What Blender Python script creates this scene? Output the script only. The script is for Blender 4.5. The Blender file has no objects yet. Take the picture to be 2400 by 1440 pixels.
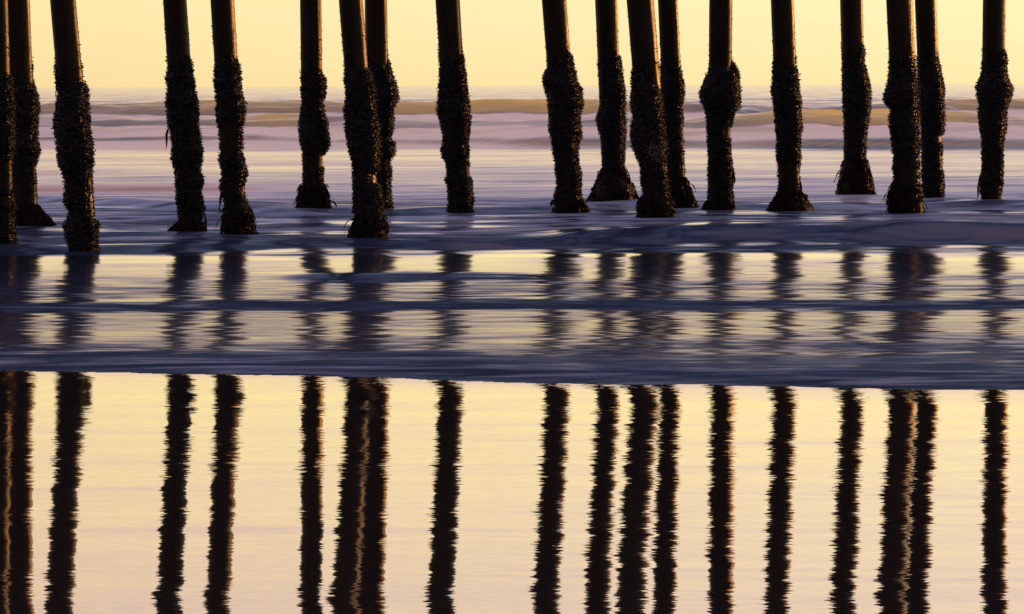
import bpy, math, random
import numpy as np
from mathutils import Vector, Matrix

# ------------------------------------------------------------------ camera, sky, sun
FPX, HOR, CAMH = 10000.0, 201.0, 1.7      # focal length in 2400-px units, horizon row, eye height (m)
ROLL = math.atan(0.0038)
S = bpy.context.scene
C = S.collection
cd = bpy.data.cameras.new('camera'); cam = bpy.data.objects.new('camera', cd); C.objects.link(cam)
cd.sensor_width = 36.0; cd.lens = 150.0
cd.shift_y = -(720.0 - HOR) / 2400.0
cd.clip_start = 0.1; cd.clip_end = 60000
cam.location = (0, 0, CAMH)
cam.rotation_euler = (Matrix.Rotation(math.radians(90), 4, 'X') @ Matrix.Rotation(-ROLL, 4, 'Z')).to_euler()
S.camera = cam
S.view_settings.view_transform = 'Standard'; S.view_settings.look = 'None'
S.view_settings.exposure = 0.0; S.view_settings.gamma = 1.0

SUN_AZ = math.radians(54)      # to the right of the view direction (+Y), clockwise
SUN_EL = math.radians(3.5)
sun_dir = Vector((math.sin(SUN_AZ) * math.cos(SUN_EL), math.cos(SUN_AZ) * math.cos(SUN_EL), math.sin(SUN_EL)))
ld = bpy.data.lights.new('sun', 'SUN'); sun = bpy.data.objects.new('sun', ld); C.objects.link(sun)
ld.energy = 2.4; ld.angle = math.radians(0.5); ld.color = (1.0, 0.36, 0.075)
sun.rotation_euler = sun_dir.to_track_quat('Z', 'Y').to_euler()

W = bpy.data.worlds.new('World'); S.world = W; W.use_nodes = True
nt = W.node_tree; nt.nodes.clear()


class NG:
    """small helper for building node graphs"""
    def __init__(self, tree): self.t = tree
    def n(self, typ, **kw):
        nd = self.t.nodes.new(typ)
        for k, v in kw.items(): setattr(nd, k, v)
        return nd
    def link(self, a, b): self.t.links.new(a, b)
    def put(self, sock, v):
        if hasattr(v, 'is_output'): self.link(v, sock)
        elif v is not None:
            if sock.type == 'RGBA' and len(v) == 3: v = (*v, 1)
            sock.default_value = v
    def math(self, op, a, b=None, c=None, clamp=False):
        m = self.n('ShaderNodeMath', operation=op, use_clamp=clamp)
        for s, v in zip(m.inputs, (a, b, c)): self.put(s, v)
        return m.outputs[0]
    def vmath(self, op, a, b=None):
        m = self.n('ShaderNodeVectorMath', operation=op)
        self.put(m.inputs[0], a)
        if b is not None: self.put(m.inputs[1], b)
        return m.outputs['Value'] if op == 'DOT_PRODUCT' else m.outputs[0]
    def comb(self, x, y, z):
        m = self.n('ShaderNodeCombineXYZ')
        for s, v in zip(m.inputs, (x, y, z)): self.put(s, v)
        return m.outputs[0]
    def mix(self, f, a, b, typ='MIX'):
        m = self.n('ShaderNodeMix', data_type='RGBA', blend_type=typ)
        self.put(m.inputs[0], f); self.put(m.inputs[6], a); self.put(m.inputs[7], b)
        return m.outputs[2]
    def mixs(self, f, a, b):
        m = self.n('ShaderNodeMixShader'); self.put(m.inputs[0], f); self.link(a, m.inputs[1]); self.link(b, m.inputs[2])
        return m.outputs[0]
    def ramp(self, f, stops, interp='LINEAR'):
        r = self.n('ShaderNodeValToRGB'); r.color_ramp.interpolation = interp
        el = r.color_ramp.elements
        while len(el) < len(stops): el.new(0.5)
        for e, (p, c) in zip(el, stops): e.position = p; e.color = (*c, 1)
        self.put(r.inputs[0], f); return r.outputs[0]
    def maprange(self, v, a, b, c=0.0, d=1.0, typ='SMOOTHSTEP'):
        m = self.n('ShaderNodeMapRange', interpolation_type=typ)
        for s, x in zip(m.inputs[:5], (v, a, b, c, d)): self.put(s, x)
        return m.outputs[0]
    def noise(self, vec, scale, detail=4, rough=0.55, col=False, dist=0.0):
        m = self.n('ShaderNodeTexNoise'); self.put(m.inputs['Vector'], vec)
        m.inputs['Scale'].default_value = scale; m.inputs['Detail'].default_value = detail
        m.inputs['Roughness'].default_value = rough; m.inputs['Distortion'].default_value = dist
        return m.outputs['Color'] if col else m.outputs[0]
    def attr(self, name):
        return self.n('ShaderNodeAttribute', attribute_name=name).outputs['Fac']


def srgb(r, g, b):
    f = lambda c: c / 12.92 if c <= 0.04045 else ((c + 0.055) / 1.055) ** 2.4
    return (f(r / 255), f(g / 255), f(b / 255))


g = NG(nt)
tc = g.n('ShaderNodeTexCoord').outputs['Generated']
sep = g.n('ShaderNodeSeparateXYZ'); g.link(tc, sep.inputs[0])
z = g.math('MAXIMUM', sep.outputs[2], 0.0)
elev = g.math('POWER', z, 0.5)            # sqrt spreads the low sky over the ramp
sq = lambda deg: math.sqrt(math.sin(math.radians(deg)))
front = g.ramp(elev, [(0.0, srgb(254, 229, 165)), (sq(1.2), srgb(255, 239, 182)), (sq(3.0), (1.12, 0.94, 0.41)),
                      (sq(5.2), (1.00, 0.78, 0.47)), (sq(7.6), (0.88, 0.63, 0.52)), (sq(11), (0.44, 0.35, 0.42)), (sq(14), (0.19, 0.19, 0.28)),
                      (sq(19), (0.085, 0.10, 0.19)), (sq(42), (0.055, 0.075, 0.19)), (sq(62), (0.65, 0.50, 0.74)), (1.0, (1.10, 0.90, 1.25))])  # last two stops: unseen overhead glow, added to brighten the foam
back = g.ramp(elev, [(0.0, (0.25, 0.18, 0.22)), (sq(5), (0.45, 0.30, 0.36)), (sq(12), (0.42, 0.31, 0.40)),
                     (sq(25), (0.30, 0.26, 0.42)), (sq(45), (0.50, 0.40, 0.60)), (1.0, (1.10, 0.90, 1.25))])  # overhead end raised as well, as fill for the foam
az = g.vmath('DOT_PRODUCT', tc, (math.sin(SUN_AZ), math.cos(SUN_AZ), 0.0))
azf = g.maprange(az, -0.5, 0.45)
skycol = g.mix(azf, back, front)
warm = g.maprange(az, 0.44, 0.74, 0.0, 1.0, 'LINEAR')       # brighter and yellower towards the sun
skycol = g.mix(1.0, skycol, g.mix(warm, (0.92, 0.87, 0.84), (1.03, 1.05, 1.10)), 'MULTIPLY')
sky = g.n('ShaderNodeTexSky', sky_type='NISHITA', sun_disc=False)
sky.sun_elevation = SUN_EL; sky.sun_rotation = SUN_AZ; sky.air_density = 1.0; sky.dust_density = 2.0
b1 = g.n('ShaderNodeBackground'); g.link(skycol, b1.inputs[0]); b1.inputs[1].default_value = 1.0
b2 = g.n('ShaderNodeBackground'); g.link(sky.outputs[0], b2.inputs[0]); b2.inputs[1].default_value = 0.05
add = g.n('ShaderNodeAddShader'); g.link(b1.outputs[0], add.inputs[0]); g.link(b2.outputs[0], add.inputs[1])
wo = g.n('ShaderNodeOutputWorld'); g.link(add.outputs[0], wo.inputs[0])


# ------------------------------------------------------------------ helpers
def tag(o, label=None, cat=None, group=None, kind=None):
    if label: o['label'] = label
    if cat: o['category'] = cat
    if group: o['group'] = group
    if kind: o['kind'] = kind
    return o


def mesh_np(name, V, F, mat, parent=None, smooth=True, attrs=None):
    """V (n,3); F (m,k) int array with k = 3 or 4"""
    me = bpy.data.meshes.new(name)
    V = np.asarray(V, dtype=np.float32); F = np.asarray(F, dtype=np.int32)
    me.vertices.add(len(V)); me.vertices.foreach_set('co', V.ravel())
    me.loops.add(F.size); me.loops.foreach_set('vertex_index', F.ravel())
    me.polygons.add(len(F))
    me.polygons.foreach_set('loop_start', np.arange(0, F.size, F.shape[1], dtype=np.int32))
    if smooth: me.polygons.foreach_set('use_smooth', np.ones(len(F), dtype=bool))
    me.update(calc_edges=True); me.validate()
    for k, a in (attrs or {}).items():
        at = me.attributes.new(k, 'FLOAT', 'POINT'); at.data.foreach_set('value', np.asarray(a, dtype=np.float32).ravel())
    me.materials.append(mat)
    o = bpy.data.objects.new(name, me); C.objects.link(o)
    if parent: o.parent = parent
    return o


def grid_faces(nr, nc):
    i = np.arange(nr - 1)[:, None] * nc + np.arange(nc - 1)[None, :]
    return np.stack([i, i + 1, i + nc + 1, i + nc], -1).reshape(-1, 4)


def sm(a, b, x):
    t = np.clip((x - a) / (b - a), 0, 1); return t * t * (3 - 2 * t)


def wob(x, seed, scales=(1.0, 2.3, 5.1), amps=(1, .5, .25)):
    r = np.random.RandomState(seed); o = 0
    for s, a in zip(scales, amps): o = o + a * np.sin(x * s * (0.8 + 0.4 * r.rand()) + r.rand() * 6.28)
    return o / sum(amps)


def unproj(px, py, D):
    cx, cy = (px - 1200) / FPX, -(py - HOR) / FPX
    c, s = math.cos(ROLL), math.sin(ROLL)
    return D * (cx * c + cy * s), CAMH + D * (-cx * s + cy * c)


def new_mat(name):
    m = bpy.data.materials.new(name); m.use_nodes = True; m.node_tree.nodes.clear()
    g = NG(m.node_tree); out = g.n('ShaderNodeOutputMaterial')
    return m, g, out.inputs[0]


# ------------------------------------------------------------------ materials
def principled(g, **kw):
    p = g.n('ShaderNodeBsdfPrincipled')
    for k, v in kw.items(): g.put(p.inputs[k.replace('_', ' ')], v)
    return p


def water_material():
    m, g, out = new_mat('sea_water')
    geo = g.n('ShaderNodeNewGeometry'); P = geo.outputs['Position']; N = geo.outputs['Normal']
    foam_a, tilt_a, rip_a, rough_a, ochre_a, near_a = [g.attr(k) for k in ('foam', 'tilt', 'ripple', 'rough', 'ochre', 'near')]
    far_a = g.attr('far')
    # two families of wavelets: long ones far out, short ones near the beach
    Pf = g.vmath('MULTIPLY', P, (0.5, 1.0, 1.0)); Pn = g.vmath('MULTIPLY', P, (0.38, 1.0, 1.0))
    nf = g.noise(Pf, 1.15, 6, 0.62, True, 0.4); nn = g.noise(Pn, 3.8, 5, 0.6, True, 0.4)
    nff = g.noise(g.vmath('MULTIPLY', P, (0.9, 1.0, 1.0)), 0.24, 6, 0.65, True, 0.3)
    nz = g.mix(near_a, g.mix(far_a, nf, nff), nn)
    s = g.n('ShaderNodeSeparateColor'); g.link(nz, s.inputs[0])
    sx = g.math('MULTIPLY', g.math('SUBTRACT', s.outputs[0], 0.5), rip_a)
    ty = g.maprange(s.outputs[1], 0.36, 0.66, 0.0, 1.0, 'LINEAR')
    sy = g.math('MULTIPLY', g.math('MULTIPLY', g.math('MULTIPLY_ADD', g.math('SUBTRACT', ty, 1.0), g.attr('contrast'), 1.0), tilt_a), -1.0)
    Nn = g.vmath('NORMALIZE', g.vmath('ADD', N, g.comb(sx, sy, 0.0)))
    fr = g.n('ShaderNodeFresnel'); fr.inputs[0].default_value = 1.5; g.link(Nn, fr.inputs[1])
    gl = g.n('ShaderNodeBsdfGlossy'); g.put(gl.inputs['Color'], (0.97, 0.97, 0.98)); g.link(rough_a, gl.inputs['Roughness']); g.link(Nn, gl.inputs['Normal'])
    body = g.n('ShaderNodeBsdfDiffuse'); body.inputs[0].default_value = (0.018, 0.026, 0.052, 1)
    wat = g.mixs(g.math('POWER', fr.outputs[0], g.math('MAXIMUM', g.maprange(tilt_a, 0.05, 0.20, 0.42, 1.05, 'LINEAR'), g.math('MULTIPLY', near_a, 1.6))), body.outputs[0], gl.outputs[0])
    # backlit sandy wave face
    od = g.n('ShaderNodeBsdfDiffuse'); g.put(od.inputs[0], (0.80, 0.52, 0.20))
    ot = g.n('ShaderNodeBsdfTranslucent'); g.put(ot.inputs[0], (1.0, 0.70, 0.32))
    oc = g.mixs(0.85, od.outputs[0], ot.outputs[0])
    wat = g.mixs(ochre_a, wat, oc)
    # foam, broken by soft noise
    fb = g.mix(far_a, g.noise(g.vmath('MULTIPLY', P, (0.55, 0.8, 1.0)), 0.8, 5, 0.55, False, 1.2), g.noise(Pf, 0.22, 7, 0.6, False, 0.5))
    fb = g.mix(near_a, fb, g.noise(g.vmath('MULTIPLY', P, (0.30, 1.0, 1.0)), 2.4, 6, 0.6, False, 0.8))
    thr = g.math('MULTIPLY_ADD', foam_a, -0.60, 0.78)
    fm = g.n('ShaderNodeMapRange', interpolation_type='SMOOTHSTEP')
    g.put(fm.inputs[0], fb); g.put(fm.inputs[1], g.math('SUBTRACT', thr, 0.16)); g.put(fm.inputs[2], g.math('ADD', thr, 0.20))
    fm = g.math('MULTIPLY', fm.outputs[0], g.maprange(foam_a, 0.3, 0.8, 0.34, 1.0, 'LINEAR'))
    ff = g.n('ShaderNodeSeparateColor'); g.link(g.noise(g.vmath('MULTIPLY', P, (0.6, 1.0, 1.0)), 0.35, 5, 0.55, True, 0.5), ff.inputs[0])
    sunlit_a = g.attr('sunlit')
    fx = g.math('MULTIPLY', g.math('SUBTRACT', ff.outputs[0], 0.49), 2.6)
    fN = g.vmath('NORMALIZE', g.vmath('ADD', N, g.comb(g.math('ADD', fx, g.math('MULTIPLY', sunlit_a, 0.9)), g.math('MULTIPLY_ADD', sunlit_a, 0.7, 0.12), 0.0)))  # foam normal leaned sunward where the highlights are painted
    fd = g.n('ShaderNodeBsdfDiffuse'); g.put(fd.inputs[0], g.mix(g.math('MULTIPLY', sunlit_a, 0.8, clamp=True), g.mix(far_a, (0.54, 0.68, 0.92), (0.94, 0.83, 0.83)), (0.95, 0.76, 0.62))); g.link(fN, fd.inputs['Normal'])  # peach tint paints the sunlit crest highlights into the foam colour
    ft = g.n('ShaderNodeBsdfGlossy'); g.put(ft.inputs['Color'], (0.80, 0.74, 0.80)); ft.inputs['Roughness'].default_value = 0.5
    fl = g.n('ShaderNodeBsdfTranslucent'); g.put(fl.inputs[0], (0.96, 0.82, 0.90))
    body2 = g.mixs(g.math('MULTIPLY', far_a, 0.55), fd.outputs[0], fl.outputs[0])      # surf froth lets the low light through
    fo = g.mixs(0.30, body2, ft.outputs[0])
    g.link(g.mixs(fm, wat, fo), out)
    return m


def sand_material():
    m, g, out = new_mat('wet_sand')
    geo = g.n('ShaderNodeNewGeometry'); P = geo.outputs['Position']; N = geo.outputs['Normal']
    sp = g.n('ShaderNodeSeparateXYZ'); g.link(P, sp.inputs[0])
    edge = g.maprange(sp.outputs[1], 14.0, 25.5, 0.55, 1.9, 'LINEAR')
    calm = g.maprange(g.noise(g.vmath('MULTIPLY', P, (0.35, 1.0, 1.0)), 1.1, 3), 0.36, 0.64, 0.22, 1.35)      # gusts and calm stretches
    a = g.n('ShaderNodeSeparateColor'); g.link(g.noise(g.vmath('MULTIPLY', P, (0.5, 1.0, 1.0)), 21.0, 4, 0.7, True, 0.2), a.inputs[0])
    b = g.n('ShaderNodeSeparateColor'); g.link(g.noise(g.vmath('MULTIPLY', P, (0.30, 1.0, 1.0)), 2.2, 3, 0.5, True), b.inputs[0])
    sk = g.vmath('ADD', P, g.comb(0.0, g.math('MULTIPLY', sp.outputs[0], 0.06), 0.0))
    ln = g.noise(g.vmath('MULTIPLY', sk, (0.10, 1.0, 1.0)), 2.6, 4, 0.6, False, 0.4)
    line = g.maprange(ln, 0.57, 0.66, 0.0, 1.0)                                    # thin drain lines in the film of water
    sx = g.math('MULTIPLY', g.math('MULTIPLY', g.math('MULTIPLY', g.math('SUBTRACT', a.outputs[0], 0.5), 0.050), edge), calm)
    sy = g.math('ADD', g.math('MULTIPLY', g.math('SUBTRACT', a.outputs[1], 0.5), 0.035),
                g.math('MULTIPLY', g.math('SUBTRACT', b.outputs[1], 0.5), 0.025))
    sy = g.math('SUBTRACT', sy, g.math('MULTIPLY', line, 0.009))
    sx = g.math('ADD', sx, g.math('MULTIPLY', g.math('SUBTRACT', b.outputs[0], 0.5), 0.014))
    frg = g.attr('fringe')
    sy = g.math('SUBTRACT', sy, g.math('MULTIPLY', g.math('MULTIPLY', frg, 0.055), a.outputs[2]))
    sx = g.math('MULTIPLY', sx, g.math('MULTIPLY_ADD', frg, 1.2, 1.0))
    Nn = g.vmath('NORMALIZE', g.vmath('ADD', N, g.comb(sx, sy, 0.0)))
    fr = g.n('ShaderNodeFresnel'); fr.inputs[0].default_value = 1.5; g.link(Nn, fr.inputs[1])
    gl = g.n('ShaderNodeBsdfGlossy'); g.put(gl.inputs['Color'], (0.98, 0.97, 0.96)); gl.inputs['Roughness'].default_value = 0.02; g.link(Nn, gl.inputs['Normal'])
    d = g.n('ShaderNodeBsdfDiffuse')
    g.put(d.inputs[0], g.mix(g.noise(P, 30.0, 5), (0.02, 0.016, 0.015), (0.04, 0.033, 0.03)))
    g.link(g.mixs(g.math('POWER', fr.outputs[0], 0.35), d.outputs[0], gl.outputs[0]), out)
    return m


def wood_material():
    m, g, out = new_mat('weathered_wood')
    P = g.n('ShaderNodeTexCoord').outputs['Object']
    n1 = g.noise(g.vmath('MULTIPLY', P, (14, 14, 0.7)), 2.0, 6, 0.65)
    n2 = g.noise(P, 1.7, 4)
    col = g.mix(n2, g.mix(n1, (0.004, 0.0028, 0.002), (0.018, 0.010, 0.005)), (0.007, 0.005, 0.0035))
    bmp = g.n('ShaderNodeBump'); bmp.inputs['Strength'].default_value = 0.35; bmp.inputs['Distance'].default_value = 0.02; g.link(n1, bmp.inputs['Height'])
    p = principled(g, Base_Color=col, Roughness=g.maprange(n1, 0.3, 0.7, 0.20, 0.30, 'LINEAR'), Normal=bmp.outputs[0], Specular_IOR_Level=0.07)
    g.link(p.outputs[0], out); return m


def mussel_material():
    m, g, out = new_mat('mussel_shell')
    P = g.n('ShaderNodeTexCoord').outputs['Object']
    n1 = g.noise(P, 24.0, 3)
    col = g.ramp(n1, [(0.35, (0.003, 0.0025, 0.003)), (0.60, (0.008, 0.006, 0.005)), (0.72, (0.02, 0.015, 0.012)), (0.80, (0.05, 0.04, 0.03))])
    vo = g.n('ShaderNodeTexVoronoi'); g.put(vo.inputs['Vector'], P); vo.inputs['Scale'].default_value = 34.0
    bmp = g.n('ShaderNodeBump'); bmp.inputs['Strength'].default_value = 1.0; bmp.inputs['Distance'].default_value = 0.025; g.link(vo.outputs['Distance'], bmp.inputs['Height'])
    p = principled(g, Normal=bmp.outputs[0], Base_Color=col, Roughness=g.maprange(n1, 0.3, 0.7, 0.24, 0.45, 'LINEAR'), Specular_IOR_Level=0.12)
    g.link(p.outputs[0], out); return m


def weed_material():
    m, g, out = new_mat('kelp')
    P = g.n('ShaderNodeTexCoord').outputs['Object']
    col = g.mix(g.noise(P, 9.0, 3), (0.002, 0.0016, 0.001), (0.010, 0.005, 0.002))
    bmp = g.n('ShaderNodeBump'); bmp.inputs['Strength'].default_value = 1.0; bmp.inputs['Distance'].default_value = 0.03
    g.link(g.noise(g.vmath('MULTIPLY', P, (1.0, 1.0, 0.4)), 38.0, 3), bmp.inputs['Height'])
    p = principled(g, Base_Color=col, Roughness=0.3, Specular_IOR_Level=0.07, Normal=bmp.outputs[0])
    t = g.n('ShaderNodeBsdfTranslucent'); g.put(t.inputs[0], (0.30, 0.11, 0.02))
    g.link(g.mixs(0.03, p.outputs[0], t.outputs[0]), out); return m


def barnacle_material():
    m, g, out = new_mat('pale_barnacle')
    P = g.n('ShaderNodeTexCoord').outputs['Object']
    p = principled(g, Base_Color=g.mix(g.noise(P, 30.0, 2), (0.05, 0.045, 0.045), (0.16, 0.14, 0.13)), Roughness=0.7, Specular_IOR_Level=0.1)
    g.link(p.outputs[0], out); return m


M_BARN = barnacle_material()
M_WATER, M_SAND, M_WOOD, M_MUSSEL, M_WEED = water_material(), sand_material(), wood_material(), mussel_material(), weed_material()

# ------------------------------------------------------------------ the sea
K = FPX * CAMH


def D_of(y, x=None):            # ground distance seen at picture row y (level horizon)
    return K / (np.asarray(y, dtype=float) - HOR)


ys = np.concatenate([np.arange(206, 238, 1.0), ])
Ds = np.concatenate([
    D_of(np.arange(480, 985, 1.15)),
    np.arange(61.5, 108, 0.22), np.arange(108, 290, 0.36), np.arange(290, 520, 1.6),
    np.geomspace(520, 45000, 90)])
Ds = np.unique(np.round(Ds, 4)); Ds = Ds[Ds > 21.0]
ts = np.concatenate([-np.geomspace(1.3, 0.142, 45), np.linspace(-0.14, 0.14, 340), np.geomspace(0.142, 1.3, 45)])
D2, T2 = np.meshgrid(Ds, ts, indexing='ij')
X2 = D2 * T2
PX = 1200 + FPX * T2            # picture column of that bearing, to lay features out where the photo has them
Y2 = HOR + K / D2
YH = Y2                          # row for a flat surface

Z = np.zeros_like(D2)


def bore(foot, h, lf, lb, rolled=False):
    s = (D2 - foot)
    up = sm(0, 1, s / lf)
    if rolled: up = 1 - (1 - np.clip(s / lf, 0, 1)) ** 2.4
    return h * up * np.exp(-np.clip(s - lf, 0, None) / lb)


def yr(xs, vs):                 # piecewise-linear over picture columns
    return np.interp(PX, xs, vs)


# three breakers far out
f1 = D_of(yr([0, 600, 1200, 1700, 2100, 2400], [272, 270, 270, 272, 268, 266])) + 5 * wob(X2 / 9, 1)
h1 = 0.84 * yr([0, 300, 800, 1250, 1650, 1900, 2150, 2400], [.85, .85, 1.0, 1.0, .75, .3, .75, .85]) * (1 + .10 * wob(X2 / 5, 2))
Z += bore(f1, h1, 8.0, 22, True)
f2 = D_of(yr([0, 500, 1200, 1700, 2400], [300, 300, 302, 306, 306])) + 2.5 * wob(X2 / 6, 3)
h2 = 0.56 * yr([0, 300, 650, 900, 1200, 1600, 1850, 2250, 2400], [.6, .7, .9, .6, .45, .6, 1.15, 1.1, .7]) * (1 + .12 * wob(X2 / 3, 4))
Z += bore(f2, h2, 6.0, 14, True)
f3 = D_of(yr([0, 500, 1200, 1700, 2400], [330, 331, 346, 351, 358])) + 1.3 * wob(X2 / 4, 5)
h3 = 0.46 * (1 + .15 * wob(X2 / 2.2, 6)) * yr([0, 900, 2400], [.75, 1.0, 1.15])
Z += bore(f3, h3, 5.0, 10, True)
# rolling water around the piles
f4 = D_of(yr([0, 700, 1200, 1500, 2400], [470, 505, 500, 492, 500])) + 0.8 * wob(X2 / 1.6, 7)
Z += bore(f4, 0.07 * (1 + .4 * wob(X2 / 1.1, 8)), 1.6, 4.0)
f5y = yr([0, 250, 700, 1150, 1350, 1600, 2000, 2400], [588, 589, 580, 584, 572, 568, 570, 571])
f5 = D_of(f5y) + 0.25 * wob(X2 / 0.8, 9)
h5 = yr([0, 600, 1250, 1450, 1700, 2400], [.035, .035, .05, .13, .16, .17]) * (1 + .12 * wob(X2 / .7, 10))
Z += bore(f5, h5, 1.1, 3.0)
f6 = D_of(660) + 0.15 * wob(X2 / .7, 11)
b6 = np.exp(-((PX - 800) / 130) ** 2) + .55 * np.exp(-((PX - 1080) / 230) ** 2)
b6 = b6 * (1 + .3 * wob(X2 / .5, 33)); h6 = .030 * b6
Z += bore(f6, h6, 1.1, 1.2)
f7y = yr([0, 300, 800, 1200, 1800, 2400], [731, 727, 727, 725, 728, 731])
f7 = D_of(f7y) + 0.07 * wob(X2 / .55, 12)
Z += bore(f7, 0.024 * (1 + .25 * wob(X2 / .9, 13)), 0.9, 1.2)
# the swash edge, running diagonally
ye = yr([-3000, 0, 300, 800, 1200, 1500, 1900, 2400, 5000], [850, 866, 871, 883, 897, 906, 913, 922, 950])
f8 = D_of(ye) + 0.06 * wob(X2 / .35, 14) + .03 * wob(X2 / .08, 16)
Z += bore(f8, 0.012 * (1 + .15 * wob(X2 / .6, 15)), 1.0, 1.6)
def lumps(seed, freqs, n=5):
    r = np.random.RandomState(seed); o = 0
    for fq, am in freqs:
        for _ in range(n):
            an = r.rand() * 3.14; o = o + am / n ** .5 * np.sin(fq * (.7 + .6 * r.rand()) * (X2 * np.cos(an) + D2 * np.sin(an)) + r.rand() * 6.28)
    return o


surf = np.interp(YH, [240, 258, 345, 352, 380], [0, 1, 1, .25, .0]) * np.clip((D2 - f3) / 2, 0, 1)
Z += surf * lumps(77, ((.5, .06), (1.1, .05), (2.3, .03), (4.5, .014)))
under = D2 < f8
Z = np.where(under, -0.03, Z)
# small roll everywhere
amp = np.interp(YH, [205, 240, 350, 480, 560, 620, 700, 900], [.10, .10, .022, .035, .030, .006, .004, .0015])
Z += amp * (wob(X2 * 0.5 + D2 * 0.35, 20) * .5 + wob(D2 * 1.1 - X2 * .35, 21) * .5) * ~under

# material attributes laid out over the water
foam = np.interp(YH, [203, 240, 262, 330, 345, 352, 400, 440, 470, 490, 520, 560, 590, 640, 700, 780, 850, 900],
                     [.22, .34, .8, .92, .9, .42, .48, .56, .54, .44, .42, .36, .02, .05, .05, .04, .08, .0])
tilt = np.interp(YH, [203, 225, 240, 340, 360, 400, 440, 465, 480, 500, 560, 585, 600, 640, 655, 670, 720, 740, 780, 830, 880],
                     [.085, .11, .11, .10, .055, .065, .11, .18, .34, .42, .42, .30, .045, .045, .075, .10, .10, .045, .050, .13, .24])
rip = np.interp(YH, [203, 400, 500, 590, 600, 700, 760, 850, 900], [.35, .35, .4, .3, .17, .22, .24, .26, .16])
rough = np.interp(YH, [203, 300, 400, 500, 590, 600, 650, 700, 780, 860, 900], [.07, .12, .17, .15, .12, .085, .095, .11, .105, .15, .10])
contrast = np.interp(YH, [203, 240, 400, 480, 590, 650, 700, 780, 870], [.9, .8, .85, .9, .85, .85, .85, .85, .7])
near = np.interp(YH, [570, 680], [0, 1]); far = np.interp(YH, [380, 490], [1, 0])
# wave faces
def face(f, lf, a=0.12, b=1.0, c=1.9):
    q = (D2 - f) / lf
    return sm(0, a, q) * (1 - sm(b, c, q)), q


on1, q1 = face(f1, 8.0, .12); on2, q2 = face(f2, 6.0, .14); on3, q3 = face(f3, 5.0, .16)
o1 = yr([0, 300, 800, 950, 1300, 1550, 1700, 2100, 2250, 2400], [.40, .45, .7, .95, .8, .5, .15, .15, .8, .75])
o2 = yr([0, 500, 640, 800, 1500, 1780, 1950, 2150, 2400], [.1, .25, .65, .2, .1, .7, .95, .8, .3])
vary = 1 + .25 * wob(X2 / 7 + D2 / 9, 31)
ochre = np.clip((on1 * o1 * (.55 + .45 * sm(.1, .9, q1)) + on2 * o2 * (.6 + .4 * sm(.1, .9, q2))) * vary + on3 * .55 * (1 - sm(.05, .22, q3)), 0, 1)
foam = foam * (1 - on1 * (.35 + .65 * o1)) * (1 - on2 * (.2 + .8 * o2))
w3 = on3 * sm(.06, .34, q3); foam = foam * (1 - on3) + .92 * w3 + foam * .25 * on3 * (1 - w3)
patch = np.clip(1.05 + np.interp(YH, [600, 700], [.9, .6]) * lumps(90, ((1.6, .6), (3.3, .5))), .15, 2.6)
tilt = tilt * (1 + (patch - 1) * sm(470, 520, YH) * (1 - .3 * sm(590, 600, YH)))
sunlit = on3 * sm(.45, .9, q3) + .9 * on2 * (1 - .6 * o2) * sm(.4, .9, q2) + on1 * .5 * sm(.6, 1.0, q1) * (1 - o1)  # where the painted sun highlight sits on the breaker crests
pt = np.exp(-((YH - 445) / 13) ** 2) * np.clip(sm(700, 450, PX) * sm(-200, 60, PX) if False else (1 - sm(450, 750, PX)), 0, 1)  # left-hand patch given the same painted warm light
sunlit = np.clip(sunlit + pt * 1.5, 0, 1.4); foam = np.clip(foam + .35 * pt, 0, 1)
sunlit = sunlit * np.clip(.7 + .7 * lumps(78, ((.6, .6), (1.6, .4))), 0, 1.6)
# right-hand bore near the piles is a dull, foam-filled roll
rb = sm(1250, 1500, PX) * sm(0, .15, (D2 - f5) / 1.1) * (1 - sm(1.6, 3.2, (D2 - f5) / 1.1))
foam = foam * (1 - rb) + .10 * rb
tilt = tilt * (1 - rb) + .30 * rb
for n_, (f_, lf_, t_) in enumerate(((f5, 1.1, .36), (f6, 1.1, .36), (f7, .8, .38), (f8, .95, .36))):
    q_ = (D2 - f_) / lf_ + .25 * wob(X2 / .35 + D2 * .3, 50 + n_)
    m_ = sm(-.35, .35, q_) * (1 - sm(.55, 2.0, q_)) if f_ is not f8 else sm(-.02, .40, q_) * (1 - sm(.5, 4.0, q_))
    if f_ is f6: m_ = m_ * np.clip(b6 * 1.3, 0, 1)
    m_ = m_ * (1 + .25 * wob(X2 / .8, 60 + n_))
    tilt = np.maximum(tilt, t_ * m_); foam = foam * (1 - .9 * np.clip(m_, 0, 1) * (1 - rb)) + (.36 * np.clip(m_, 0, 1) if f_ is f8 else 0)
    rough = np.maximum(rough, .14 * np.clip(m_, 0, 1))
attrs = dict(foam=foam, tilt=tilt, ripple=rip, rough=rough, ochre=ochre, sunlit=sunlit, near=near, far=far, contrast=contrast)
sea = mesh_np('sea_water', np.stack([X2, D2, Z], -1).reshape(-1, 3), grid_faces(*D2.shape), M_WATER, attrs=attrs)
tag(sea, 'dusk sea with lavender foam, low breakers and thin swash sliding over the sand', 'sea', kind='structure')

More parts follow.
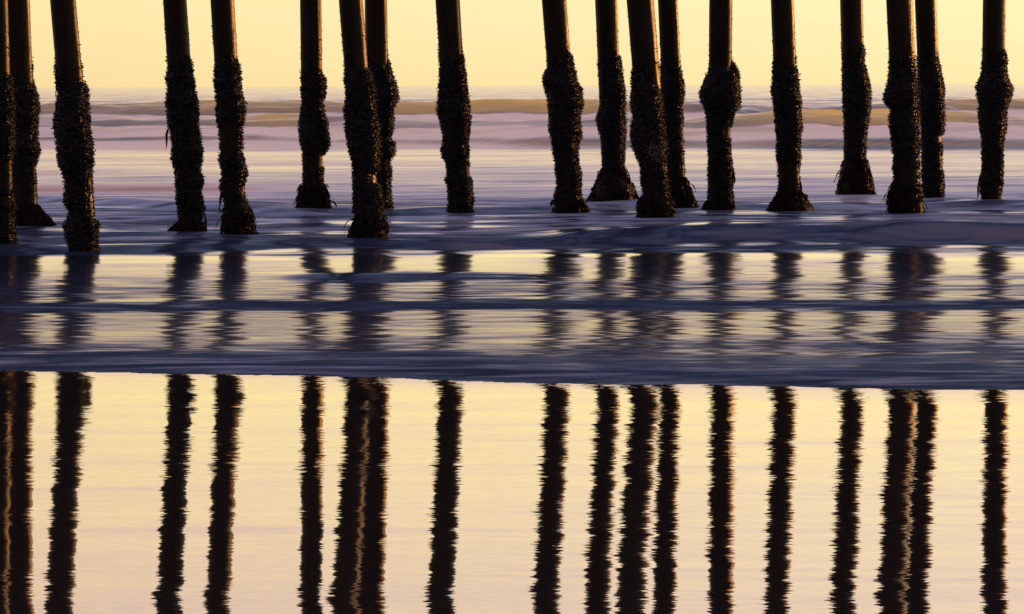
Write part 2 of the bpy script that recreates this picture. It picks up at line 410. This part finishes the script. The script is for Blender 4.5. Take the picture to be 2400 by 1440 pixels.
# wet sand, from behind the camera to under the swash
sy_ = np.concatenate([[-60, -20, 0, 4, 8], np.arange(10, 21, 0.5), np.arange(21, 28, .12), np.arange(28, 32, .5), [40, 60, 90]])
sx_ = np.concatenate([np.linspace(-400, -20, 12), np.linspace(-15, 15, 61), np.linspace(20, 400, 12)])
SY, SX = np.meshgrid(sy_, sx_, indexing='ij')
SZ = 0.0 * SX - np.where(SY > 27, (SY - 27) * .03, 0)
Sf = K / (np.interp(1200 + FPX * SX / np.maximum(SY, 5), [-3000, 0, 300, 800, 1200, 1500, 1900, 2400, 5000], [850, 866, 871, 883, 897, 906, 913, 922, 950]) - HOR)
fringe = np.clip(np.exp(-np.clip(Sf - SY, 0, None) / .42), 0, 1) * (SY > 18)
sand = mesh_np('wet_sand', np.stack([SX, SY, SZ], -1).reshape(-1, 3), grid_faces(*SX.shape), M_SAND, attrs=dict(fringe=fringe))
tag(sand, 'mirror-wet beach sand reflecting the piles and the yellow sky', 'sand', kind='structure')

# ------------------------------------------------------------------ piles
SC = 1440 / 620.0
# name: (crop x0, outline rows (cy, left, right), picture x-range seen in the reflection at y=1440, crust start cy)
PROF = {
 'A0': (0, [(0,-70,42),(330,-70,48),(420,-75,72),(600,-70,80),(800,-70,90),(950,-60,62),(1080,-60,85),(1200,-50,80),(1345,-50,95)], (-45, 12), 330),
 'A1': (0, [(0,20,163),(350,30,165),(365,30,186),(400,32,176),(440,33,186),(480,34,200),(520,35,218),(600,38,222),(680,40,212),(760,42,210),(790,43,222),(830,44,222),(880,46,205),(930,47,190),(1000,50,195),(1080,52,203),(1140,54,205),(1180,55,218),(1235,57,222)], (6, 69), 345),
 'B': (0, [(0,272,414),(100,280,420),(180,285,430),(300,294,436),(345,293,452),(385,296,455),(410,294,443),(440,290,455),(460,300,484),(490,310,487),(530,308,482),(600,298,487),(660,288,496),(720,285,500),(790,300,510),(850,300,512),(890,305,517),(930,330,514),(1000,348,512),(1050,342,514),(1110,345,510),(1150,370,512),(1190,368,520),(1215,342,550),(1260,345,545),(1300,350,540),(1330,365,535),(1370,380,548)], (98, 163), 330),
 'C': (0, [(0,886,1015),(100,892,1022),(200,900,1028),(290,908,1033),(310,908,1053),(370,906,1053),(430,898,1058),(490,905,1065),(550,898,1080),(600,905,1088),(660,905,1085),(700,912,1092),(730,918,1100),(790,930,1104),(810,932,1116),(860,927,1108),(900,938,1104),(940,950,1098),(970,958,1115),(1010,960,1110),(1040,965,1095),(1090,968,1108),(1140,972,1118),(1180,972,1110),(1230,955,1112),(1262,952,1118)], (358, 417), 300),
 'D': (0, [(0,1144,1274),(100,1152,1278),(200,1158,1284),(280,1163,1296),(340,1162,1306),(400,1162,1312),(450,1162,1312),(490,1168,1318),(530,1176,1328),(590,1176,1344),(660,1176,1340),(700,1184,1332),(760,1196,1336),(820,1200,1330),(870,1184,1334),(910,1195,1350),(950,1210,1357),(990,1190,1345),(1030,1190,1336),(1070,1206,1340),(1110,1218,1355),(1140,1218,1368),(1190,1206,1365),(1220,1210,1372),(1250,1218,1360),(1285,1225,1350)], (475, 531), 285),
 'E': (600, [(0,238,356),(200,242,358),(330,245,362),(380,246,370),(430,246,382),(480,242,388),(520,244,385),(550,250,374),(590,236,378),(620,234,386),(660,224,396),(700,226,396),(740,232,402),(790,240,408),(830,252,390),(850,255,374),(960,258,376),(1000,245,378),(1040,240,382),(1090,236,388),(1140,232,390),(1155,230,392)], (697, 747), 350),
 'F': (600, [(0,450,580),(150,460,598),(300,476,622),(350,478,628),(400,472,640),(450,478,648),(500,490,655),(560,482,662),(600,473,668),(680,478,676),(740,485,680),(780,495,684),(840,503,684),(880,515,680),(950,522,675),(1040,520,688),(1090,522,700),(1160,518,712),(1180,550,710),(1230,530,708),(1310,530,710)], (766, 834), 310),
 'G': (600, [(0,590,714),(200,598,716),(300,602,720),(330,604,734),(400,606,748),(440,608,764),(490,610,778),(530,612,785),(570,614,770),(590,616,752),(640,618,758),(700,620,756),(755,622,740),(775,622,764),(840,624,766),(870,624,740),(940,626,747),(1000,628,740),(1080,630,742),(1130,630,750),(1155,630,752)], (830, 891), 310),
 'H': (600, [(0,975,1108),(150,985,1115),(280,992,1128),(310,995,1140),(350,992,1138),(400,993,1148),(480,990,1155),(540,988,1166),(600,980,1170),(660,998,1170),(740,1012,1168),(780,1015,1162),(810,1003,1165),(860,1012,1160),(880,1025,1163),(900,1028,1172),(960,1032,1172),(980,1020,1180),(1010,1040,1182),(1080,1042,1190),(1130,1038,1188),(1165,1038,1190)], (992, 1053), 290),
 'I': (1200, [(0,163,296),(100,170,302),(200,180,308),(270,186,314),(300,188,335),(330,190,338),(370,188,345),(400,165,356),(440,158,360),(480,168,384),(530,190,388),(570,196,398),(610,196,380),(660,200,378),(710,194,384),(760,210,384),(800,218,368),(860,225,364),(940,230,380),(1010,238,384),(1040,228,378),(1080,222,385),(1130,232,392),(1170,236,400)], (1240, 1300), 280),
 'J': (1200, [(0,452,572),(100,458,578),(200,462,582),(290,468,594),(380,468,604),(440,470,614),(490,476,624),(560,475,624),(620,462,624),(660,456,628),(720,472,630),(780,485,622),(830,488,618),(880,496,618),(920,490,618),(960,482,620),(1000,475,624),(1040,470,635),(1080,462,645),(1120,455,655)], (1361, 1418), 290),
 'K': (1200, [(0,622,772),(100,628,780),(200,638,786),(300,648,796),(350,650,798),(400,645,805),(500,640,820),(580,640,828),(640,655,835),(700,642,840),(760,642,845),(820,655,850),(860,672,850),(900,688,850),(1000,698,855),(1050,708,862),(1090,692,868),(1120,702,875),(1180,710,880),(1195,712,880)], (1433, 1499), 310),
 'L': (1200, [(0,793,902),(150,800,906),(280,805,918),(350,802,922),(400,802,930),(460,800,942),(510,800,950),(550,805,942),(570,810,932),(650,810,938),(720,815,930),(800,820,924),(880,820,922),(940,825,930),(1000,830,940),(1060,835,948),(1100,838,955),(1135,840,960)], (1520, 1573), 280),
 'M': (1200, [(0,1074,1200),(200,1072,1198),(320,1072,1200),(350,1070,1218),(390,1068,1240),(420,1050,1248),(460,1030,1246),(500,1016,1248),(550,1025,1250),(590,1048,1245),(610,1052,1218),(660,1058,1208),(700,1058,1196),(780,1062,1194),(850,1064,1198),(920,1064,1208),(980,1062,1214),(1030,1062,1205),(1070,1062,1216),(1110,1058,1208),(1145,1055,1198)], (1652, 1709), 335),
 'N': (1800, [(0,14,140),(100,18,146),(200,20,148),(290,26,152),(370,22,160),(410,18,172),(450,18,174),(500,14,172),(520,22,180),(600,30,182),(680,36,190),(740,44,184),(780,42,180),(830,36,186),(880,48,184),(920,52,174),(1000,55,178),(1050,50,190),(1090,42,200),(1130,38,205),(1155,38,205)], (1782, 1838), 330),
 'O': (1800, [(0,392,515),(100,396,518),(200,400,520),(270,402,532),(340,402,530),(380,398,540),(430,400,556),(490,406,566),(560,408,562),(640,415,555),(700,416,545),(780,418,540),(860,420,536),(900,414,540),(940,408,548),(1000,402,548),(1040,400,552),(1070,400,556)], (1938, 1995), 260),
 'P': (1800, [(0,642,785),(150,650,792),(230,654,796),(300,658,802),(360,652,810),(400,648,812),(450,645,820),(500,628,826),(550,620,828),(575,640,828),(600,664,828),(650,650,828),(700,652,828),(770,662,828),(850,678,828),(920,678,832),(980,685,830),(1020,675,832),(1060,668,835),(1100,668,840),(1140,685,845),(1165,690,845)], (2047, 2112), 280),
 'Q': (1800, [(0,798,914),(150,806,920),(260,812,932),(340,815,936),(400,818,948),(470,822,962),(560,825,962),(640,826,966),(720,826,968),(745,828,950),(820,832,952),(900,832,950),(960,834,958),(1050,836,962),(1090,836,964)], (2113, 2165), 260),
 'R': (1800, [(0,1170,1294),(150,1168,1290),(250,1166,1298),(290,1165,1302),(370,1162,1304),(400,1158,1308),(440,1140,1320),(480,1130,1344),(530,1134,1338),(560,1150,1322),(600,1142,1308),(650,1142,1306),(720,1155,1302),(780,1158,1284),(860,1160,1284),(940,1160,1282),(960,1150,1280),(1020,1150,1278),(1105,1160,1274)], (2295, 2351), 250),
}
LABEL = {
 'A0': 'dark pile cut off by the left edge of the picture',
 'A1': 'barnacled pile just right of the leftmost one, orange rim, kelp fanning out at its foot',
 'B': 'thick leaning pile standing nearest the viewer, first free-standing one from the left',
 'C': 'leaning pile left of the narrow gap, ragged right side with a thin weed tail',
 'D': 'leaning pile right of the narrow gap, shell crust bulging low on its right',
 'E': 'upright slim pile with a pod-like mussel lump hanging over a bare golden strip',
 'F': 'leaning pile in front of its twin, lit gold along its right side',
 'G': 'pile half hidden behind the gold-lit leaning pile, round shell knobs on its right',
 'H': 'lone leaning pile mid-picture with wide sea gaps on either side',
 'I': 'pile right of the widest gap with a shell bulge like shoulders at the horizon',
 'J': 'pile flaring into a skirt of amber kelp at its foot',
 'K': 'broad dark pile in front of a slimmer one, pale shell patch at mid height',
 'L': 'slimmer pile showing behind the broad dark one with the pale shell patch',
 'M': 'vertical pile with a large mushroom-shaped mussel collar at the horizon',
 'N': 'pile with a round bushy weed cuff at the waterline and even bumpy crust',
 'O': 'farthest pile, tapering cleanly down to a shaggy weed cuff',
 'P': 'broad pile in front of the right-hand close pair, mussel collar jutting left',
 'Q': 'pile at the back of the right-hand close pair with a red-lit upper edge',
 'R': 'rightmost pile, with a swollen mussel ring at the horizon and a hanging weed flap',
}
# side, strands, reach (m), top height (m): kelp at the foot
WEED = {'A1': (1, 26, .24, .26), 'C': (-1, 16, .10, .10), 'D': (1, 18, .03, .30), 'E': (0, 46, .05, .36), 'F': (-1, 16, .06, .26),
        'I': (1, 20, .07, .18), 'J': (0, 70, .19, .52), 'K': (-1, 22, .06, .26), 'L': (1, 34, .17, .42), 'M': (-1, 22, .07, .12),
        'N': (0, 60, .12, .26), 'O': (0, 64, .10, .55), 'P': (-1, 34, .07, .40)}
TAILS = {'A0': [], 'C': [(1, 1150, .30), (-1, 690, .35)], 'D': [(-1, 1050, .28)], 'N': [(1, 995, .28)], 'R': [(-1, 960, .45)], 'M': [(1, 930, .25)], 'B': [(-1, 455, .14)], 'J': [(-1, 1000, .25)]}
BARE = {'E': [(838, 910)], 'H': [(895, 965)], 'J': [(940, 1005)], 'F': [(262, 375), (935, 1005)], 'G': [(880, 900)], 'M': [(690, 760)], 'A1': [(885, 912)], 'Q': [(740, 790)]}

mus_v = np.array([(0, 0, 1.0), (.36, 0, .25), (0, .26, .15), (-.36, 0, .25), (0, -.26, .15), (0, 0, -.7)], dtype=float)
mus_f = np.array([(0, 1, 2), (0, 2, 3), (0, 3, 4), (0, 4, 1), (5, 2, 1), (5, 3, 2), (5, 4, 3), (5, 1, 4)])


def fbm3(p, r):
    """cheap lumpy noise: a sum of random-direction sines; p (...,3)"""
    o = np.zeros(p.shape[:-1])
    for sc_, am in ((7, 1), (13, .7), (24, .55), (45, .4)):
        for _ in range(3):
            d = r.randn(3); d /= np.linalg.norm(d)
            o = o + am * np.sin(p @ d * sc_ + r.rand() * 6.28) / 3
    return o


def ribbons(specs, r, seg=9):
    V, F = [], []
    for (p0, dirv, length, width, droop) in specs:
        p = np.array(p0, float); d = np.array(dirv, float); d /= np.linalg.norm(d)
        side = np.cross(d, (0, 0, 1)); side /= (np.linalg.norm(side) + 1e-6)
        tw = r.rand() * 3
        base = len(V)
        for k in range(seg + 1):
            t = k / seg
            w = width * (0.35 + 1.1 * math.sin(math.pi * min(1, t * .85 + .1))) * (1 + .3 * math.sin(9 * t + tw))
            a = side * math.cos(tw + 2 * t) + np.cross(side, d) * math.sin(tw + 2 * t)
            V.append(p + a * w / 2); V.append(p - a * w / 2)
            p = p + d * length / seg
            d = d + np.array((r.randn() * .10, r.randn() * .10, -droop / seg * 2.2)); d /= np.linalg.norm(d)
            p[2] = max(p[2], -.01)
            if k < seg: F.append((base + 2 * k, base + 2 * k + 1, base + 2 * k + 3, base + 2 * k + 2))
    return V, F


def make_pile(key, idx):
    x0, rows, (rl, rr), crust = PROF[key]
    r = np.random.RandomState(100 + idx)
    ybase = rows[-1][0] / SC
    pxb = x0 + (rows[-1][1] + rows[-1][2]) / 2 / SC
    # distance at which the foot meets the water
    cx, cy = (pxb - 1200) / FPX, -(ybase - HOR) / FPX
    cyr = -cx * math.sin(ROLL) + cy * math.cos(ROLL)
    D = -(CAMH) / cyr
    pts = []
    for (cy_, l, rt) in rows:
        xl, zz = unproj(x0 + l / SC, cy_ / SC, D); xr, _ = unproj(x0 + rt / SC, cy_ / SC, D)
        pts.append((zz, xl, xr))
    # mirror height of picture row 1440
    ym = 2 * ybase - 1440
    xl, zz = unproj(rl, ym, D); xr, _ = unproj(rr, ym, D)
    ztop, xlt, xrt = zz, xl, xr
    pts = pts[::-1]                                    # bottom to top
    z0, L0, R0 = zip(*pts)
    z_fr, L_fr, R_fr = z0[-1], L0[-1], R0[-1]
    rad_fr = (R_fr - L_fr) / 2; c_fr = (L_fr + R_fr) / 2
    c_t = (xlt + xrt) / 2; rad_t = (xrt - xlt) / 2
    ctop_slope = (c_t - c_fr) / (ztop - z_fr)
    zcr = unproj(1200, crust / SC, D)[1]
    # shaft axis: straight from the picture's top down to the foot
    cb = (L0[0] + R0[0]) / 2
    low = [(b - a) / 2 for a, b in zip(L0, R0)]
    rad_b = min(min(low[:len(low) // 2 + 1]), rad_fr) * 0.93
    if key == 'G': cb = c_fr + .03; rad_b = rad_fr * .9

    def axis(zv):
        zv = np.asarray(zv, float)
        return np.where(zv < z_fr, cb + (c_fr - cb) * zv / z_fr, c_fr + (zv - z_fr) * ctop_slope)

    def srad(zv):
        zv = np.asarray(zv, float)
        return np.where(zv < z_fr, rad_b + (rad_fr - rad_b) * sm(0, 1, np.clip(zv / z_fr, 0, 1)),
                        rad_fr + (rad_t - rad_fr) * np.clip((zv - z_fr) / (ztop - z_fr), 0, 1.2))
    root = bpy.data.objects.new('pier_pile', None); C.objects.link(root)
    root.location = (cb, D, 0)
    tag(root, LABEL[key], 'pile', 'wooden piles of the pier')
    # timber shaft
    zz = np.concatenate([np.arange(-0.8, 3.4, .05), np.arange(3.4, 9.0, .08)])
    nth = 36; th = np.linspace(0, 2 * np.pi, nth + 1)[:-1]
    ZZ, TH = np.meshgrid(zz, th, indexing='ij')
    flut = 1 + .012 * np.sin(3 * TH + r.rand() * 6) + .010 * np.sin(7 * TH + r.rand() * 6 + ZZ * .3) + .012 * wob(ZZ * 2.2, idx)
    RR = srad(ZZ) * flut
    V = np.stack([axis(ZZ) - cb + RR * np.cos(TH), RR * np.sin(TH), ZZ], -1)
    # close rings with a wrap of indices
    nr = len(zz)
    i = np.arange(nr - 1)[:, None] * nth + np.arange(nth)[None, :]
    j = np.arange(nr - 1)[:, None] * nth + (np.arange(nth)[None, :] + 1) % nth
    F = np.stack([i, j, j + nth, i + nth], -1).reshape(-1, 4)
    top = np.array([[axis(zz[-1]) - cb, 0, zz[-1] + .02]])
    Vs = np.concatenate([V.reshape(-1, 3), top]); n0 = (nr - 1) * nth; tp = len(Vs) - 1
    cap = np.array([(n0 + k, n0 + (k + 1) % nth, tp, tp) for k in range(0)]) if False else None
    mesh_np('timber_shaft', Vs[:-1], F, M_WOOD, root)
    # mussel crust: offset left and right as the outline asks, lumps in between
    zc = np.arange(-0.15, zcr + .14, .022)
    nth = 56; th = np.linspace(0, 2 * np.pi, nth + 1)[:-1]
    ZZ, TH = np.meshgrid(zc, th, indexing='ij')
    Li, Ri = np.interp(zc, z0, L0), np.interp(zc, z0, R0)
    ax, sr = axis(zc), srad(zc)
    SH = 0.010                                           # shells stand out about this far
    er = np.maximum(Ri - ax - SH, sr * 0.99); el = np.maximum(ax - Li - SH, sr * 0.99)
    # front and back get a smoothed mean of both sides
    k = np.ones(9) / 9
    mean = np.convolve(np.pad((er + el) / 2, 4, mode='edge'), k, 'valid')
    c2 = np.cos(TH); wR = np.clip(c2, 0, 1) ** 1.5; wL = np.clip(-c2, 0, 1) ** 1.5
    RC = wR * er[:, None] + wL * el[:, None] + (1 - wR - wL) * mean[:, None]
    P3 = np.stack([RC * c2, RC * np.sin(TH), ZZ], -1)
    lump = fbm3(P3, r)
    side = np.abs(c2)
    RC = RC + lump * (.010 + .016 * (1 - side)) - .006
    # fade the top rim of the crust into the shaft unevenly
    rim = zcr + .08 * np.sin(2 * TH + idx) + .05 * np.sin(5 * TH + 2 * idx)
    f = sm(0, .10, rim - ZZ)
    inner = srad(ZZ) * .96
    bare = np.zeros_like(ZZ)
    for (ya, yb) in BARE.get(key, []):
        za, zb = unproj(1200, ya / SC, D)[1], unproj(1200, yb / SC, D)[1]
        bare = np.maximum(bare, sm(0, .03, ZZ - zb) * sm(0, .03, za - ZZ) * sm(.45, .7, np.cos(TH + .25)))
    keep = f * (1 - bare)
    RC = inner + (RC - inner) * keep
    V = np.stack([ax[:, None] - cb + RC * c2, RC * np.sin(TH), ZZ], -1)
    nr = len(zc)
    i = np.arange(nr - 1)[:, None] * nth + np.arange(nth)[None, :]
    j = np.arange(nr - 1)[:, None] * nth + (np.arange(nth)[None, :] + 1) % nth
    F = np.stack([i, j, j + nth, i + nth], -1).reshape(-1, 4)
    V0 = V.reshape(-1, 3)
    # shells
    area = 2 * np.pi * mean.mean() * (zcr + .1)
    n = int(area * 3500)
    a = r.randint(0, nr, n); b = r.randint(0, nth, n)
    ok = keep[a, b] > .45 - .3 * r.rand(n); ok &= V[a, b, 2] > -.05
    a, b = a[ok], b[ok]; n = len(a)
    ctr = V[a, b] + r.randn(n, 3) * .008
    rad = np.stack([np.cos(TH[a, b]), np.sin(TH[a, b]), np.zeros(n)], -1)
    d = rad * (.7 + .6 * r.rand(n))[:, None] + r.randn(n, 3) * .5; d /= np.linalg.norm(d, axis=1)[:, None]
    u = np.cross(d, r.randn(n, 3)); u /= np.linalg.norm(u, axis=1)[:, None]; v = np.cross(d, u)
    s_ = (.011 + .013 * r.rand(n))
    big = r.rand(n) < .04; s_ = np.where(big, s_ * 1.35, s_)
    mv = (mus_v[None, :, 0, None] * u[:, None] + mus_v[None, :, 1, None] * v[:, None] + mus_v[None, :, 2, None] * d[:, None]) * s_[:, None, None] + ctr[:, None]
    mf = mus_f[None] + (np.arange(n) * 6)[:, None, None]
    # small barnacles creeping up the timber
    nb = 110
    zb_ = zcr + .05 + np.abs(r.randn(nb)) * .20; tb = r.rand(nb) * 6.283
    rb_ = srad(zb_) ; cb3 = np.stack([axis(zb_) - cb + rb_ * np.cos(tb), rb_ * np.sin(tb), zb_], -1)
    db = np.stack([np.cos(tb), np.sin(tb), 0 * tb], -1); ub = np.stack([-np.sin(tb), np.cos(tb), 0 * tb], -1); vb = np.tile((0, 0, 1.), (nb, 1))
    sb = .006 + .008 * r.rand(nb)
    bv = (mus_v[None, :, 0, None] * 1.8 * ub[:, None] + mus_v[None, :, 1, None] * 2.4 * vb[:, None] + mus_v[None, :, 2, None] * db[:, None]) * sb[:, None, None] + cb3[:, None]
    bf = mus_f[None] + (np.arange(nb) * 6)[:, None, None]
    Ft = np.concatenate([F[:, [0, 1, 2]], F[:, [0, 2, 3]]])
    allV = np.concatenate([V0, mv.reshape(-1, 3), bv.reshape(-1, 3)])
    allF = np.concatenate([Ft, mf.reshape(-1, 3) + len(V0), bf.reshape(-1, 3) + len(V0) + 6 * n])
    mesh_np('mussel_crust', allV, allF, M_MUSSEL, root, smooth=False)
    # seaweed: a lumpy clump hugging the foot, shaggy with short fronds
    sp, SV, SF = [], [], []
    if key in WEED:
        side_, cnt, reach, hgt = WEED[key]

        def skirt(hz, t):
            cc = np.cos(t)
            side_w = 1.0 if side_ == 0 else np.clip(.25 + .75 * cc * side_, .08, 1) ** 1.2
            base = np.where(cc > 0, np.interp(hz, zc, er), np.interp(hz, zc, el)) * np.abs(cc) + np.interp(hz, zc, mean) * (1 - np.abs(cc))
            prof = (1 - np.clip(hz / hgt, 0, 1)) ** .9
            return base + .004 + .8 * reach * side_w * prof
        hs = np.linspace(-.04, hgt, 26); tt = np.linspace(0, 2 * np.pi, 41)[:-1]
        HH, TT = np.meshgrid(hs, tt, indexing='ij')
        RS = skirt(HH, TT)
        RS = RS + fbm3(np.stack([RS * np.cos(TT), RS * np.sin(TT), HH], -1), r) * .030 - .014
        RS[-1] *= .8
        SV = np.stack([axis(HH) - cb + RS * np.cos(TT), RS * np.sin(TT), HH], -1).reshape(-1, 3)
        i = np.arange(25)[:, None] * 40 + np.arange(40)[None, :]; j = np.arange(25)[:, None] * 40 + (np.arange(40)[None, :] + 1) % 40
        SF = np.stack([i, j, j + 40, i + 40], -1).reshape(-1, 4)
        for _ in range(int(1300 * (hgt + .25) * (1 if side_ == 0 else .8))):
            t = r.rand() * 6.283 if (side_ == 0 or r.rand() < .3) else (0 if side_ > 0 else math.pi) + r.randn() * .8
            hz = hgt * r.rand() ** 1.15 + .02
            rr_ = float(skirt(hz, t)) * (.93 + .05 * r.rand())
            a_ = float(axis(hz)) - cb
            p0 = (a_ + rr_ * math.cos(t), rr_ * math.sin(t), hz)
            tt_ = t + r.randn() * .5
            long_ = r.rand() < .07
            sp.append((p0, (math.cos(tt_), math.sin(tt_), -.6 + .6 * r.randn()), (.05 + .05 * r.rand()) * (2.3 if long_ else 1), .008 + .012 * r.rand(), 1.0 + 1.5 * r.rand()))
    for (sd, cyy, ln) in TAILS.get(key, []):
        zt = unproj(1200, cyy / SC, D)[1]
        rr_ = float(np.interp(zt, zc, er if sd > 0 else el)); a_ = float(axis(zt)) - cb
        for q in range(5):
            sp.append(((a_ + sd * rr_ * .97, r.randn() * .03, zt + r.randn() * .02), (sd * .35, r.randn() * .3, -.8), ln * (.35 + .5 * r.rand()), .016, 3.2))
    n_tail = 5 * len(TAILS.get(key, []))
    for q in range(0, n_tail, 5):                       # each hanging tail of weed is a part of its own
        k0 = len(sp) - n_tail + q
        Vt, Ft = ribbons(sp[k0:k0 + 5], r, 5)
        mesh_np('weed_tail', Vt, Ft, M_WEED, root)
    sp = sp[:len(sp) - n_tail]
    if key == 'K':                                      # pale barnacles at mid height, facing the beach
        m_ = 170
        zp = unproj(1200, 825 / SC, D)[1] + r.randn(m_) * .07; tp_ = -math.pi / 2 + .25 + r.randn(m_) * .30
        rp = np.interp(zp, zc, mean) + .012
        cp = np.stack([axis(zp) - cb + rp * np.cos(tp_), rp * np.sin(tp_), zp], -1)
        dp = np.stack([np.cos(tp_), np.sin(tp_), 0 * tp_], -1) + r.randn(m_, 3) * .4; dp /= np.linalg.norm(dp, axis=1)[:, None]
        up_ = np.cross(dp, r.randn(m_, 3)); up_ /= np.linalg.norm(up_, axis=1)[:, None]; vp = np.cross(dp, up_)
        sp_ = .011 + .009 * r.rand(m_)
        pv = (mus_v[None, :, 0, None] * 1.6 * up_[:, None] + mus_v[None, :, 1, None] * 1.6 * vp[:, None] + mus_v[None, :, 2, None] * dp[:, None]) * sp_[:, None, None] + cp[:, None]
        pf = mus_f[None] + (np.arange(m_) * 6)[:, None, None]
        mesh_np('barnacle_patch', pv.reshape(-1, 3), pf.reshape(-1, 3), M_BARN, root, smooth=False)
    if sp:
        Vw, Fw = ribbons(sp, r, 5)
        if len(SV):
            Fw = np.concatenate([SF, np.array(Fw) + len(SV)]); Vw = np.concatenate([SV, np.array(Vw)])
        mesh_np('seaweed', Vw, Fw, M_WEED, root)
    return root


for idx, key in enumerate(PROF): make_pile(key, idx)
